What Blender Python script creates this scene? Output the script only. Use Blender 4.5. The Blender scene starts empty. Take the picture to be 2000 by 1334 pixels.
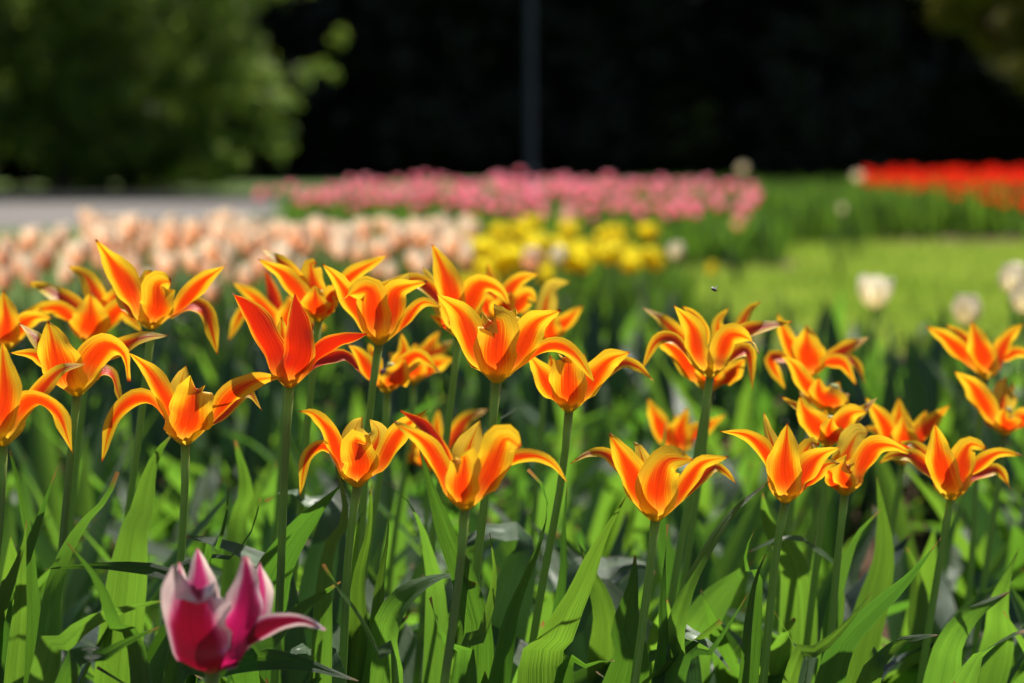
import bpy, math, random
from mathutils import Vector, Matrix
random.seed(11)
sc = bpy.context.scene
C = sc.collection
R = math.radians
PI = math.pi
# ------------------------------------------------------------------ camera
H, FPX, HY = 0.70, 3333.333, 290.0
PITCH = math.atan((667 - HY) / FPX)
FWD = Vector((0, math.cos(PITCH), -math.sin(PITCH)))
UPV = Vector((0, math.sin(PITCH), math.cos(PITCH)))
def at(x, y, D):
    d = FWD * FPX + Vector((1, 0, 0)) * (x - 1000) + UPV * (667 - y)
    return Vector((0, 0, H)) + d * (D / d.y)
cam_d = bpy.data.cameras.new('camera')
cam = bpy.data.objects.new('camera', cam_d); C.objects.link(cam)
cam.location = (0, 0, H)
cam.rotation_euler = (PI / 2 - PITCH, 0, 0)
cam_d.sensor_width = 36; cam_d.lens = 60
cam_d.clip_start = 0.05; cam_d.clip_end = 400
cam_d.dof.use_dof = True; cam_d.dof.focus_distance = 1.25; cam_d.dof.aperture_fstop = 3.8
sc.camera = cam
# ------------------------------------------------------------------ world and sun
SUN_EL, SUN_AZ = R(57), R(30)            # azimuth clockwise from +Y
w = bpy.data.worlds.new('World'); sc.world = w; w.use_nodes = True
nt = w.node_tree
sky = nt.nodes.new('ShaderNodeTexSky'); sky.sky_type = 'NISHITA'; sky.sun_disc = False
sky.sun_elevation = SUN_EL; sky.sun_rotation = SUN_AZ
bg = nt.nodes['Background']; bg.inputs['Strength'].default_value = 0.05
nt.links.new(sky.outputs[0], bg.inputs['Color'])
sd = bpy.data.lights.new('sun', 'SUN'); sd.energy = 5.0; sd.angle = R(0.5); sd.color = (1, 0.95, 0.86)
sun = bpy.data.objects.new('sun', sd); C.objects.link(sun)
sdir = Vector((math.sin(SUN_AZ) * math.cos(SUN_EL), math.cos(SUN_AZ) * math.cos(SUN_EL), math.sin(SUN_EL)))
sun.rotation_euler = sdir.to_track_quat('Z', 'Y').to_euler()
sun.location = sdir * 60
sc.view_settings.view_transform = 'Standard'; sc.view_settings.look = 'None'
sc.view_settings.exposure = 1.0; sc.view_settings.gamma = 1
# ------------------------------------------------------------------ helpers
def tag(o, label=None, cat=None, group=None, kind=None):
    if label: o['label'] = label
    if cat: o['category'] = cat
    if group: o['group'] = group
    if kind: o['kind'] = kind
    return o
def link(name, verts, faces, mat, parent=None, uvs=None, smooth=True):
    me = bpy.data.meshes.new(name)
    org = parent.location if parent is not None else Vector((0, 0, 0))
    me.from_pydata([tuple(Vector(v) - org) for v in verts], [], faces)
    if uvs:
        uv = me.uv_layers.new(name='UVMap').data
        vi = [0] * len(me.loops); me.loops.foreach_get('vertex_index', vi)
        flat = []
        for i in vi: flat += uvs[i]
        uv.foreach_set('uv', flat)
    if smooth: me.polygons.foreach_set('use_smooth', [True] * len(me.polygons))
    me.materials.append(mat)
    o = bpy.data.objects.new(name, me); C.objects.link(o)
    if parent is not None: o.parent = parent
    return o
def empty(name, loc):
    o = bpy.data.objects.new(name, None); C.objects.link(o); o.location = loc
    o.empty_display_size = 0.05
    return o
def children(o): return [c for c in list(C.objects) if c.parent == o]
def crm(pts, n):
    """Catmull-Rom through the points, resampled evenly by arc length."""
    P = [pts[0] * 2 - pts[1]] + pts + [pts[-1] * 2 - pts[-2]]
    out = []
    for i in range(1, len(P) - 2):
        a, b, c, d = P[i - 1], P[i], P[i + 1], P[i + 2]
        for k in range(16):
            t = k / 16
            out.append(0.5 * ((2 * b) + (c - a) * t + (2 * a - 5 * b + 4 * c - d) * t * t + (3 * b - a - 3 * c + d) * t ** 3))
    out.append(pts[-1])
    L = [0]
    for i in range(1, len(out)): L.append(L[-1] + (out[i] - out[i - 1]).length)
    res, j = [], 0
    for k in range(n + 1):
        s = L[-1] * k / n
        while j < len(L) - 2 and L[j + 1] < s: j += 1
        t = (s - L[j]) / max(1e-9, L[j + 1] - L[j])
        res.append(out[j].lerp(out[j + 1], min(1, max(0, t))))
    return res, L[-1]
def lut(tab, v):
    for (a, b), (c, d) in zip(tab, tab[1:]):
        if v <= c:
            t = (v - a) / (c - a); t = t * t * (3 - 2 * t) * 0.5 + t * 0.5
            return b + (d - b) * t
    return tab[-1][1]
PETAL_W = [(0, .28), (.08, .66), (.2, .92), (.42, 1), (.6, .93), (.76, .68), (.88, .38), (.96, .14), (1, .015)]
ROUND_W = [(0, .28), (.08, .66), (.2, .92), (.5, 1), (.75, .93), (.88, .72), (.96, .42), (1, .1)]
LEAF_W = [(0, .42), (.2, .66), (.42, .95), (.55, 1), (.72, .82), (.86, .48), (.95, .17), (1, .01)]
def sheet(spine, hw, prof, side, theta, nv=18, nu=10, flip_in=None, ripple=0.0, twist=0.0, thick=0.0, seed=0, keel=0.0, side_t=False):
    """Blade surface following a spine. side(v) gives the width direction; theta(v) the arc of the cross section."""
    P, L = crm(spine, nv)
    rnd = random.Random(seed)
    ph = [rnd.uniform(0, 6.28) for _ in range(6)]
    V, UV, F = [], [], []
    sgn = 1
    for i, p in enumerate(P):
        v = i / nv
        T = (P[min(i + 1, nv)] - P[max(i - 1, 0)]).normalized()
        S = side(v, T) if side_t else side(v); S = (S - T * S.dot(T))
        if S.length < 1e-4: S = Vector((1, 0, 0)) - T * T.x
        S.normalize()
        if twist: S = Matrix.Rotation(twist * v, 3, T) @ S
        N = S.cross(T)
        if i == 0 and flip_in is not None: sgn = 1 if N.dot(flip_in) > 0 else -1
        N = N * sgn
        wv = hw * lut(prof, v); th = theta(v)
        if abs(th) < 0.02: th = 0.02
        for j in range(nu + 1):
            u = -1 + 2 * j / nu
            ww = wv * (1 + ripple * 0.35 * math.sin(v * 17 + ph[0] + (1 if u > 0 else 0) * 2.1) * abs(u))
            x = ww * math.sin(th * u) / th
            n = ww * (1 - math.cos(th * u)) / th
            n += ripple * hw * abs(u) ** 1.5 * (math.sin(v * 11 + ph[1] + (3 if u > 0 else 0)) * .6 + math.sin(v * 23 + ph[2] + u) * .25) * min(1, v * 3)
            n += keel * wv * (abs(u) - 0.5)
            V.append(p + S * x + N * n)
            UV.append(((u + 1) / 2, v))
    for i in range(nv):
        for j in range(nu):
            a = i * (nu + 1) + j
            F.append((a, a + 1, a + nu + 2, a + nu + 1))
    return V, F, UV
def tube(pts, rad, n=10, k=8, cap=True):
    P, L = crm(pts, n)
    V, F, UV = [], [], []
    X = Vector((1, 0, 0))
    for i, p in enumerate(P):
        T = (P[min(i + 1, n)] - P[max(i - 1, 0)]).normalized()
        A = (X - T * X.dot(T)).normalized() if abs(T.x) < .95 else Vector((0, 1, 0))
        B = T.cross(A); r = rad(i / n)
        for j in range(k):
            a = 2 * PI * j / k
            V.append(p + A * (r * math.cos(a)) + B * (r * math.sin(a))); UV.append((j / k, i / n))
    for i in range(n):
        for j in range(k):
            F.append((i * k + j, i * k + (j + 1) % k, (i + 1) * k + (j + 1) % k, (i + 1) * k + j))
    if cap: F.append(tuple(range(n * k, n * k + k))); F.append(tuple(reversed(range(k))))
    return V, F, UV
def merge(*parts):
    V, F, UV = [], [], []
    for v, f, u in parts:
        o = len(V); V += v; UV += u; F += [tuple(i + o for i in q) for q in f]
    return V, F, UV
def copy_tree(o, loc, rz=0.0, s=1.0, label=None, group=None):
    c = o.copy(); C.objects.link(c); c.location = loc; c.rotation_euler = (0, 0, rz); c.scale = (s, s, s)
    for ch in KIDS[o.name]:
        d = ch.copy(); C.objects.link(d); d.parent = c
    if label: c['label'] = label
    if group: c['group'] = group
    return c
KIDS = {}
def register(o): KIDS[o.name] = [c for c in C.objects if c.parent == o]; return o
# ------------------------------------------------------------------ node helpers
class NG:
    def __init__(s, name):
        s.m = bpy.data.materials.new(name); s.m.use_nodes = True
        s.t = s.m.node_tree; s.t.nodes.clear()
        s.out = s.n('ShaderNodeOutputMaterial')
    def n(s, typ, **kw):
        x = s.t.nodes.new(typ)
        for k, v in kw.items(): setattr(x, k, v)
        return x
    def set(s, sock, v):
        if hasattr(v, 'default_value') or isinstance(v, bpy.types.NodeSocket): s.t.links.new(v, sock)
        else: sock.default_value = v
    def math(s, op, a, b=0.0, c=0.0, clamp=False):
        x = s.n('ShaderNodeMath', operation=op, use_clamp=clamp)
        s.set(x.inputs[0], a); s.set(x.inputs[1], b)
        if op in ('MULTIPLY_ADD',): s.set(x.inputs[2], c)
        return x.outputs[0]
    def rng(s, v, a, b, c=0.0, d=1.0):
        x = s.n('ShaderNodeMapRange', interpolation_type='SMOOTHSTEP'); s.set(x.inputs[0], v)
        for i, q in enumerate((a, b, c, d)): s.set(x.inputs[1 + i], q)
        return x.outputs[0]
    def mix(s, f, a, b, mode='MIX'):
        x = s.n('ShaderNodeMix', data_type='RGBA', blend_type=mode)
        s.set(x.inputs[0], f)
        for i, q in ((6, a), (7, b)):
            s.set(x.inputs[i], q if not isinstance(q, tuple) or len(q) == 4 else q + (1,))
        return x.outputs[2]
    def ramp(s, f, stops):
        x = s.n('ShaderNodeValToRGB'); s.set(x.inputs[0], f); e = x.color_ramp.elements
        while len(e) < len(stops): e.new(0.5)
        for q, (p, c) in zip(e, stops): q.position = p; q.color = c + (1,)
        return x.outputs[0]
    def noise(s, vec, scale, detail=3, rough=.5, dist=0.0):
        x = s.n('ShaderNodeTexNoise'); s.set(x.inputs['Vector'], vec)
        x.inputs['Scale'].default_value = scale; x.inputs['Detail'].default_value = detail
        x.inputs['Roughness'].default_value = rough; x.inputs['Distortion'].default_value = dist
        return x.outputs['Fac']
    def uv(s):
        x = s.n('ShaderNodeUVMap'); sep = s.n('ShaderNodeSeparateXYZ'); s.t.links.new(x.outputs[0], sep.inputs[0])
        return sep.outputs[0], sep.outputs[1]
    def xyz(s, a, b, c):
        x = s.n('ShaderNodeCombineXYZ')
        for i, q in enumerate((a, b, c)): s.set(x.inputs[i], q)
        return x.outputs[0]
    def rand(s): return s.n('ShaderNodeObjectInfo').outputs['Random']
    def pos(s): return s.n('ShaderNodeNewGeometry').outputs['Position']
    def surf(s, col, rough=.5, trans=None, tfac=0.0, bump=None, bstr=.2, bdist=.002, spec=.5, sheen=0.0, coat=0.0):
        b = s.n('ShaderNodeBsdfPrincipled'); s.set(b.inputs['Base Color'], col if not isinstance(col, tuple) else col + (1,))
        s.set(b.inputs['Roughness'], rough); b.inputs['Specular IOR Level'].default_value = spec
        b.inputs['Coat Weight'].default_value = coat; b.inputs['Coat Roughness'].default_value = .3
        nrm = None
        if bump is not None:
            bp = s.n('ShaderNodeBump'); s.set(bp.inputs['Height'], bump)
            bp.inputs['Strength'].default_value = bstr; bp.inputs['Distance'].default_value = bdist
            nrm = bp.outputs[0]; s.t.links.new(nrm, b.inputs['Normal'])
        res = b.outputs[0]
        if trans is not None:
            tr = s.n('ShaderNodeBsdfTranslucent'); s.set(tr.inputs['Color'], trans if not isinstance(trans, tuple) else trans + (1,))
            if nrm is not None: s.t.links.new(nrm, tr.inputs['Normal'])
            mx = s.n('ShaderNodeMixShader'); s.set(mx.inputs[0], tfac)
            s.t.links.new(res, mx.inputs[1]); s.t.links.new(tr.outputs[0], mx.inputs[2]); res = mx.outputs[0]
        s.t.links.new(res, s.out.inputs['Surface'])
        return s.m
def petal_mat(name, mid, inner, outer, edge, basec, tipc, e0=.35, e1=.95, tfac=.5, streak=.35, tipv=.955, basev=.16, tipspread=.45, lowspread=0.0):
    g = NG(name); u, v = g.uv(); rd = g.rand()
    U = g.math('ABSOLUTE', g.math('MULTIPLY_ADD', u, 2.0, -1.0))
    sv = g.xyz(g.math('MULTIPLY', u, 26.0), g.math('MULTIPLY', v, 1.6), g.math('MULTIPLY', rd, 57.0))
    st = g.noise(sv, 1.0, 4, .62)
    big = g.noise(g.xyz(g.math('MULTIPLY', u, 3.0), g.math('MULTIPLY', v, 3.0), g.math('MULTIPLY', rd, 91.0)), 1.0, 2)
    e = g.math('ADD', U, g.math('MULTIPLY', g.math('SUBTRACT', st, .5), streak))
    e = g.math('ADD', e, g.math('MULTIPLY', g.math('SUBTRACT', big, .5), .35))
    e = g.math('ADD', e, g.math('MULTIPLY', g.math('SUBTRACT', rd, .5), .12))
    e = g.math('ADD', e, g.math('ADD', g.rng(v, .45, .98, 0, tipspread), g.rng(v, .5, .0, 0, lowspread)))
    f = g.rng(e, e0, e1)
    vs = g.math('ADD', v, g.math('MULTIPLY', g.math('SUBTRACT', st, .5), .3))
    bf = g.rng(vs, basev, 0.0)
    col = g.ramp(f, [(0, mid), (.3, inner), (.62, outer), (1, edge)])
    col = g.mix(g.math('MULTIPLY', g.rng(U, .06, .0), .85), col, tuple(x * .8 for x in mid))
    col = g.mix(bf, col, basec)
    col = g.mix(g.rng(v, tipv, 1.0), col, tipc)
    dk = g.mix(.24, col, (.25, 0, 0))
    col = g.mix(g.rng(st, .35, .7, 0, .55), dk, col)
    tcol = g.mix(1.0, col, (1.0, .95, .8), 'MULTIPLY')
    return g.surf(col, .42, tcol, tfac, bump=st, bstr=.6, bdist=.0014, spec=.5, coat=.1)
M = {}
M['orange'] = petal_mat('orange_petal', (.88, .06, .003), (.95, .16, .004), (.98, .42, .010), (.98, .68, .03), (.99, .80, .06), (.5, .04, .01), e0=.2, e1=.98, basev=.42, tipspread=.52, lowspread=.32, streak=.65)
M['red_streak'] = petal_mat('red_streaked_petal', (.70, .025, .004), (.78, .05, .004), (.9, .22, .01), (.95, .5, .03), (.95, .6, .04), (.45, .02, .01), e0=.5, e1=1.15, streak=.95, basev=.34, tipspread=.1)
M['olive'] = petal_mat('olive_orange_petal', (.7, .07, .006), (.72, .26, .015), (.72, .48, .03), (.76, .60, .06), (.8, .6, .05), (.4, .2, .03), e0=.1, e1=.6)
M['magenta'] = petal_mat('magenta_petal', (.24, .003, .03), (.36, .008, .09), (.74, .18, .40), (.95, .78, .85), (.75, .35, .2), (.8, .3, .4), e0=.5, e1=1.05, tipspread=.5, tfac=.28)
M['mid_pink'] = petal_mat('pink_magenta_petal', (.50, .012, .14), (.62, .04, .26), (.85, .35, .55), (.95, .8, .86), (.6, .2, .2), (.8, .3, .4), e0=.4, e1=1.05, tipspread=.4, tfac=.5)
M['pale_pink'] = petal_mat('pale_pink_petal', (.70, .05, .28), (.78, .14, .42), (.9, .5, .68), (.95, .85, .88), (.7, .3, .3), (.8, .3, .4), e0=.3, e1=1.0, tipspread=.3)
M['peach'] = petal_mat('peach_petal', (.98, .56, .44), (.98, .66, .5), (.98, .82, .66), (.98, .92, .8), (.97, .55, .15), (.97, .85, .65), e0=.15, e1=.8, basev=.42, tfac=.72)
M['blush'] = petal_mat('blush_cream_petal', (.97, .60, .55), (.97, .76, .66), (.97, .9, .78), (.97, .95, .86), (.95, .7, .3), (.97, .9, .75), e0=.1, e1=.7, basev=.35, tfac=.72)
M['pink'] = petal_mat('pink_petal', (.93, .15, .38), (.95, .23, .46), (.96, .42, .60), (.97, .70, .80), (.95, .6, .5), (.9, .3, .35), tfac=.72)
M['yellow'] = petal_mat('yellow_petal', (.95, .88, .02), (.95, .9, .02), (.95, .92, .03), (.96, .94, .08), (.9, .8, .05), (.95, .8, .1), tfac=.72)
M['scarlet'] = petal_mat('scarlet_petal', (.95, .02, .008), (.96, .028, .01), (.96, .045, .015), (.97, .08, .03), (.8, .04, .01), (.7, .02, .01), tfac=.7)
M['cream'] = petal_mat('cream_petal', (.93, .93, .72), (.94, .94, .78), (.95, .95, .84), (.97, .97, .9), (.8, .85, .4), (.95, .95, .8), tfac=.65)
def leaf_mat(name, a, b, tr, tfac=.5, dry=True, rough=.38):
    g = NG(name); u, v = g.uv(); rd = g.rand()
    U = g.math('ABSOLUTE', g.math('MULTIPLY_ADD', u, 2.0, -1.0))
    sv = g.xyz(g.math('MULTIPLY', u, 52.0), g.math('MULTIPLY', v, 1.1), g.math('MULTIPLY', rd, 37.0))
    st = g.noise(sv, 1.0, 3, .6)
    big = g.noise(g.xyz(g.math('MULTIPLY', u, 2.5), g.math('MULTIPLY', v, 6.0), g.math('MULTIPLY', rd, 77.0)), 1.0, 3)
    k = g.math('ADD', g.math('MULTIPLY', big, .6), g.math('MULTIPLY', st, .4))
    k = g.math('ADD', k, g.math('MULTIPLY', g.math('SUBTRACT', rd, .5), .4))
    f = g.rng(k, .3, .7)
    col = g.mix(f, a, b)
    tc = g.mix(f, tuple(x * .72 for x in tr), tr)
    tc = g.mix(g.rng(st, .55, .40, 0, .5), tc, tuple(x * .5 for x in tr))
    spot = g.noise(g.xyz(g.math('MULTIPLY', u, 9.0), g.math('MULTIPLY', v, 30.0), g.math('MULTIPLY', rd, 13.0)), 1.0, 4, .7)
    tc = g.mix(g.rng(spot, .62, .74, 0, .45), tc, (tr[0] * 1.5, tr[1] * 1.15, tr[2]))
    tc = g.mix(g.rng(U, .12, 0.0, 0, .35), tc, tuple(x * .4 for x in tr))
    tc = g.mix(g.rng(rd, .2, 1.0, 0, .45), tc, (tr[0] * .5, tr[1] * .68, tr[2]))
    edge = g.rng(U, .93, 1.0)
    col = g.mix(g.math('MULTIPLY', edge, .6), col, (.35, .42, .25))
    if dry:
        tip = g.rng(g.math('ADD', v, g.math('MULTIPLY', rd, .02)), .985, 1.01)
        col = g.mix(tip, col, (.42, .24, .09)); tc = g.mix(tip, tc, (.3, .15, .04))
    return g.surf(col, g.rng(big, .3, .7, rough - .06, rough + .12), tc, tfac, bump=st, bstr=.7, bdist=.002, spec=.55, coat=.12)
M['leaf'] = leaf_mat('tulip_leaf', (.022, .06, .018), (.045, .10, .032), (.13, .31, .02), .57)
M['leaf_d'] = leaf_mat('dark_tulip_leaf', (.014, .045, .028), (.03, .07, .045), (.02, .06, .012), .25)
M['leaf_b'] = leaf_mat('broad_tulip_leaf', (.035, .09, .024), (.06, .13, .038), (.21, .42, .028), .58)
M['leaf_g'] = leaf_mat('waxy_tulip_leaf', (.06, .13, .05), (.11, .19, .085), (.06, .16, .02), .3, rough=.45)
M['far_leaf'] = leaf_mat('far_tulip_leaf', (.035, .08, .02), (.07, .13, .03), (.15, .30, .02), .5, dry=False, rough=.5)
def stem_mat():
    g = NG('tulip_stem'); u, v = g.uv(); rd = g.rand()
    st = g.noise(g.xyz(g.math('MULTIPLY', u, 12.0), g.math('MULTIPLY', v, 9.0), g.math('MULTIPLY', rd, 30.0)), 1.0, 3)
    col = g.mix(g.rng(st, .3, .7), (.16, .26, .07), (.25, .36, .11))
    col = g.mix(g.rng(v, .93, 1.0), col, (.22, .24, .05))
    return g.surf(col, .38, (.28, .45, .09), .42, bump=st, bstr=.2, bdist=.0005, spec=.5)
M['stem'] = stem_mat()
def plain(name, a, b, scale=20, rough=.6, trans=None, tfac=0.0, bstr=.3, bd=.005):
    g = NG(name); n = g.noise(g.pos(), scale, 5, .6)
    return g.surf(g.mix(g.rng(n, .3, .7), a, b), rough, trans, tfac, bump=n, bstr=bstr, bdist=bd)
M['anther'] = plain('anther', (.03, .012, .03), (.09, .03, .07), 900, .7)
M['pistil'] = plain('pistil', (.45, .55, .2), (.6, .62, .3), 500, .5, (.4, .5, .1), .3, .1, .0005)
M['filament'] = plain('filament', (.35, .2, .3), (.6, .45, .3), 500, .5)
# ------------------------------------------------------------------ the setting
def soil():
    g = NG('garden_soil'); p = g.pos()
    n = g.noise(p, 9, 6, .65); n2 = g.noise(p, 70, 5, .7); n3 = g.noise(p, 300, 3, .6)
    k = g.math('ADD', g.math('MULTIPLY', n, .5), g.math('MULTIPLY', n2, .5))
    col = g.ramp(k, [(.3, (.028, .014, .008)), (.5, (.085, .045, .026)), (.68, (.19, .11, .065))])
    h = g.math('ADD', g.math('MULTIPLY', n2, .6), g.math('MULTIPLY', n3, .3))
    return g.surf(col, .92, bump=h, bstr=.9, bdist=.02, spec=.15)
M['soil'] = soil()
def lawn():
    g = NG('lawn_ground'); p = g.pos()
    n = g.noise(p, .8, 4, .6); n2 = g.noise(p, 35, 4, .7)
    col = g.mix(g.rng(n, .3, .7), (.06, .12, .018), (.12, .18, .03))
    col = g.mix(g.rng(n2, .3, .75), g.mix(.4, col, (0.01, .02, 0)), col)
    return g.surf(col, .8, bump=n2, bstr=.8, bdist=.03, spec=.2)
M['lawn'] = lawn()
def asphalt():
    g = NG('gravel_road'); p = g.pos()
    n = g.noise(p, 60, 5, .7); n2 = g.noise(p, .7, 3)
    col = g.mix(g.rng(n, .3, .7), (.09, .082, .076), (.16, .145, .135))
    col = g.mix(g.rng(n2, .35, .65, 0, .4), col, (.175, .16, .148))
    return g.surf(col, .85, bump=n, bstr=.4, bdist=.01, spec=.2)
M['road'] = asphalt()
def flat(name, pts, z, mat):
    o = link(name, [(x, y, z) for x, y in pts], [tuple(range(len(pts)))], mat, smooth=False)
    return tag(o, kind='structure')
flat('lawn', [(-150, -60), (150, -60), (150, 260), (-150, 260)], 0.0, M['lawn'])
def soil_bed(name, x0, x1, y0, y1, nx, ny, amp, edge):
    V, F = [], []
    from mathutils import noise
    for j in range(ny + 1):
        for i in range(nx + 1):
            s, t = i / nx, j / ny
            ex0, ex1 = edge(y0 + (y1 - y0) * t)
            x = ex0 + (ex1 - ex0) * s; y = y0 + (y1 - y0) * t
            z = noise.noise(Vector((x * 9, y * 9, 3))) * amp + noise.noise(Vector((x * 28, y * 28, 9))) * amp * .6 + .02
            if i in (0, nx) or j in (0, ny): z = -.03
            V.append((x, y, z))
    for j in range(ny):
        for i in range(nx):
            a = j * (nx + 1) + i; F.append((a, a + 1, a + nx + 2, a + nx + 1))
    return tag(link(name, V, F, M['soil']), kind='structure')
soil_bed('flower_bed_soil', 0, 0, -.6, 7.2, 150, 300, .022, lambda y: (-1.6 - .55 * max(0, y), 2.0 + (.35 * y if y < 3.2 else 1.12 - .75 * (y - 3.2))))
soil_bed('pink_bed_soil', 0, 0, 9.6, 17, 80, 80, .03, lambda y: (-2.1, 1.2 + .05 * y))
soil_bed('red_bed_soil', 0, 0, 11.8, 22, 80, 80, .03, lambda y: (2.1, 11.0))
# the road curves past behind the beds
rd = [(-40, 12.6), (-6, 13.6), (-2.6, 16.2), (0, 19.5), (4, 22.4), (40, 24)]
rd2 = [(40, 27), (4, 24.6), (-2, 22.8), (-10, 22.0), (-40, 21.6)]
flat('road', rd + rd2, 0.004, M['road'])
def kerb(pts):
    V, F = [], []
    for x, y in pts:
        for dy, z in ((-.07, 0), (-.07, .1), (.07, .1), (.07, 0)): V.append((x, y + dy, z))
    for i in range(len(pts) - 1):
        a = i * 4
        for k in range(3): F.append((a + k, a + k + 1, a + k + 5, a + k + 4))
    return tag(link('kerb', V, F, M['road'], smooth=False), kind='structure')
kerb(list(reversed(rd2)))
# grass blades of the lawn: one uncountable mesh
def grass_mat():
    g = NG('grass_blade'); u, v = g.uv(); n = g.noise(g.pos(), .9, 4, .6); n2 = g.noise(g.pos(), 14, 2)
    k = g.math('ADD', g.math('MULTIPLY', n, .6), g.math('MULTIPLY', n2, .4))
    col = g.mix(g.rng(k, .35, .65), (.14, .22, .03), (.26, .33, .05))
    return g.surf(col, .5, g.mix(g.rng(k, .35, .65), (.24, .38, .035), (.40, .50, .07)), .55, spec=.3)
M['grass'] = grass_mat()
def grass(n, region):
    V, F, UV = [], [], []
    rnd = random.Random(5)
    while len(V) < n * 3:
        x, y = region(rnd)
        a = rnd.uniform(0, PI); h = rnd.uniform(.03, .07); wd = rnd.uniform(.003, .006) * (1 + y * .12)
        c, s = math.cos(a) * wd, math.sin(a) * wd; k = len(V)
        V += [(x - c, y - s, 0), (x + c, y + s, 0), (x + rnd.uniform(-.03, .03), y + rnd.uniform(-.03, .03), h)]
        UV += [(0, 0), (1, 0), (.5, 1)]; F.append((k, k + 1, k + 2))
    o = link('grass', V, F, M['grass'], uvs=UV, smooth=False)
    return tag(o, 'sunlit mown grass of the lawn between the tulip beds', 'grass', kind='stuff')
def greg(r):
    while True:
        y = 4.0 + 11 * r.random() ** 1.2; x = r.uniform(-.1, .48) * y + r.uniform(-.3, .6)
        if y < 7.3 and x < 2.0 + (1.12 - .75 * (y - 3.2)) + .05: continue
        if 9.6 < y and -1.4 < x < 1.2 + .05 * y: continue
        if y > 12.2 and x > 2.1: continue
        return x, y
grass(60000, greg)
# ------------------------------------------------------------------ trees
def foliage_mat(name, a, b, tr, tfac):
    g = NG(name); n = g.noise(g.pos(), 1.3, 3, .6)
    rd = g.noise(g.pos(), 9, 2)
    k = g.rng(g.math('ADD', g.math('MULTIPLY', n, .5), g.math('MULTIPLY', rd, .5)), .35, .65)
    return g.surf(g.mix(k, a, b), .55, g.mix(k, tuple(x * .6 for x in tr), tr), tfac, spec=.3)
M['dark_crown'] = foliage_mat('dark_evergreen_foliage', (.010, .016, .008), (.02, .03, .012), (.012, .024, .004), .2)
M['light_crown'] = foliage_mat('spring_green_foliage', (.05, .07, .02), (.09, .12, .032), (.42, .60, .08), .6)
M['olive_crown'] = foliage_mat('yellow_green_foliage', (.08, .09, .02), (.13, .13, .02), (.5, .46, .04), .6)
M['bark'] = plain('bark', (.02, .015, .011), (.05, .038, .028), 14, .9, bstr=.8, bd=.03)
M['bark_red'] = plain('reddish_bark', (.06, .03, .018), (.12, .055, .03), 14, .9, bstr=.8, bd=.03)
def leaves_at(blobs, n, size, rnd):
    V, F = [], []
    tot = sum(b[3] ** 2 for b in blobs)
    for (bx, by, bz, br) in blobs:
        clumps = []
        for _ in range(max(6, int(br * 30))):
            d = Vector((rnd.gauss(0, 1), rnd.gauss(0, 1), rnd.gauss(0, 1))).normalized() * (br * rnd.uniform(.45, 1.05))
            clumps.append((Vector((bx, by, bz)) + Vector((d.x, d.y, d.z * .85)), br * rnd.uniform(.1, .24)))
        for _ in range(int(n * br * br / tot)):
            c, r = rnd.choice(clumps)
            p = c + Vector((rnd.gauss(0, .6) * r, rnd.gauss(0, .6) * r, rnd.gauss(0, .55) * r))
            if p.z < .05: p.z = rnd.uniform(.05, .5)
            a = Vector((rnd.gauss(0, 1), rnd.gauss(0, 1), rnd.gauss(0, 1))).normalized()
            b = a.orthogonal().normalized(); s = size * rnd.uniform(.6, 1.3)
            k = len(V); V += [p - a * s, p + b * s * .45, p + a * s, p - b * s * .45]
            F.append((k, k + 1, k + 2, k + 3))
    return V, F
def tree(name, loc, blobs, n, size, crown, bark, trunk_r, trunk_top, label, cat='tree', group=None, seed=1, lean=(0, 0)):
    rnd = random.Random(seed)
    t = tag(empty(name, loc), label, cat, group)
    L = Vector(loc)
    top = L + Vector((lean[0], lean[1], trunk_top))
    parts = [tube([L + Vector((0, 0, -.1)), L + (top - L) * .5 + Vector((lean[0] * .2, 0, 0)), top], lambda v: trunk_r * (1.15 - .75 * v), 8, 10)]
    for b in blobs[:7]:
        q = L + Vector(b[:3])
        s = L + (top - L) * rnd.uniform(.35, .9)
        parts.append(tube([s, s.lerp(q, .5) + Vector((0, 0, -.15 * (q - s).length)), q], lambda v: trunk_r * (.42 - .34 * v), 6, 6))
    V, F, UV = merge(*parts)
    link('trunk', V, F, bark, t, UV)
    V, F = leaves_at([(L.x + b[0], L.y + b[1], L.z + b[2], b[3]) for b in blobs], n, size, rnd)
    link('crown', V, F, crown, t, smooth=False)
    return register(t)
# two dark evergreens are built, the rest of the wood copies them
def conifer_blobs(h, r, rnd):
    bl = []
    z = .6
    while z < h:
        k = 1 - z / h; rr = r * (.35 + .65 * k)
        for i in range(4):
            a = rnd.uniform(0, 6.28); bl.append((math.cos(a) * rr * .62, math.sin(a) * rr * .62, z + rnd.uniform(-.3, .3), rr * .62))
        z += rr * .62
    return bl
rr = random.Random(3)
DL = 'dark evergreen tree of the shaded wood behind the flower beds'
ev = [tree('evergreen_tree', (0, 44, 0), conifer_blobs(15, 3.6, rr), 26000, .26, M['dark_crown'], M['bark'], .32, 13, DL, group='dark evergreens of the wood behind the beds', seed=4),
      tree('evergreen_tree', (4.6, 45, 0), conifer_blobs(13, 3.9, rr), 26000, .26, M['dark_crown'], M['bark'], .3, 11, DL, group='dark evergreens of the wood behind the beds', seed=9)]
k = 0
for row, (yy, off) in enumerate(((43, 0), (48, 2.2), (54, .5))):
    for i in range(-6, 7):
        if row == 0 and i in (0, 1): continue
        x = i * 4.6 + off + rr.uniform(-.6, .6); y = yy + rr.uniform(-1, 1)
        copy_tree(ev[k % 2], (x, y, 0), rr.uniform(0, 6.28), rr.uniform(.9, 1.15)); k += 1
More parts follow.
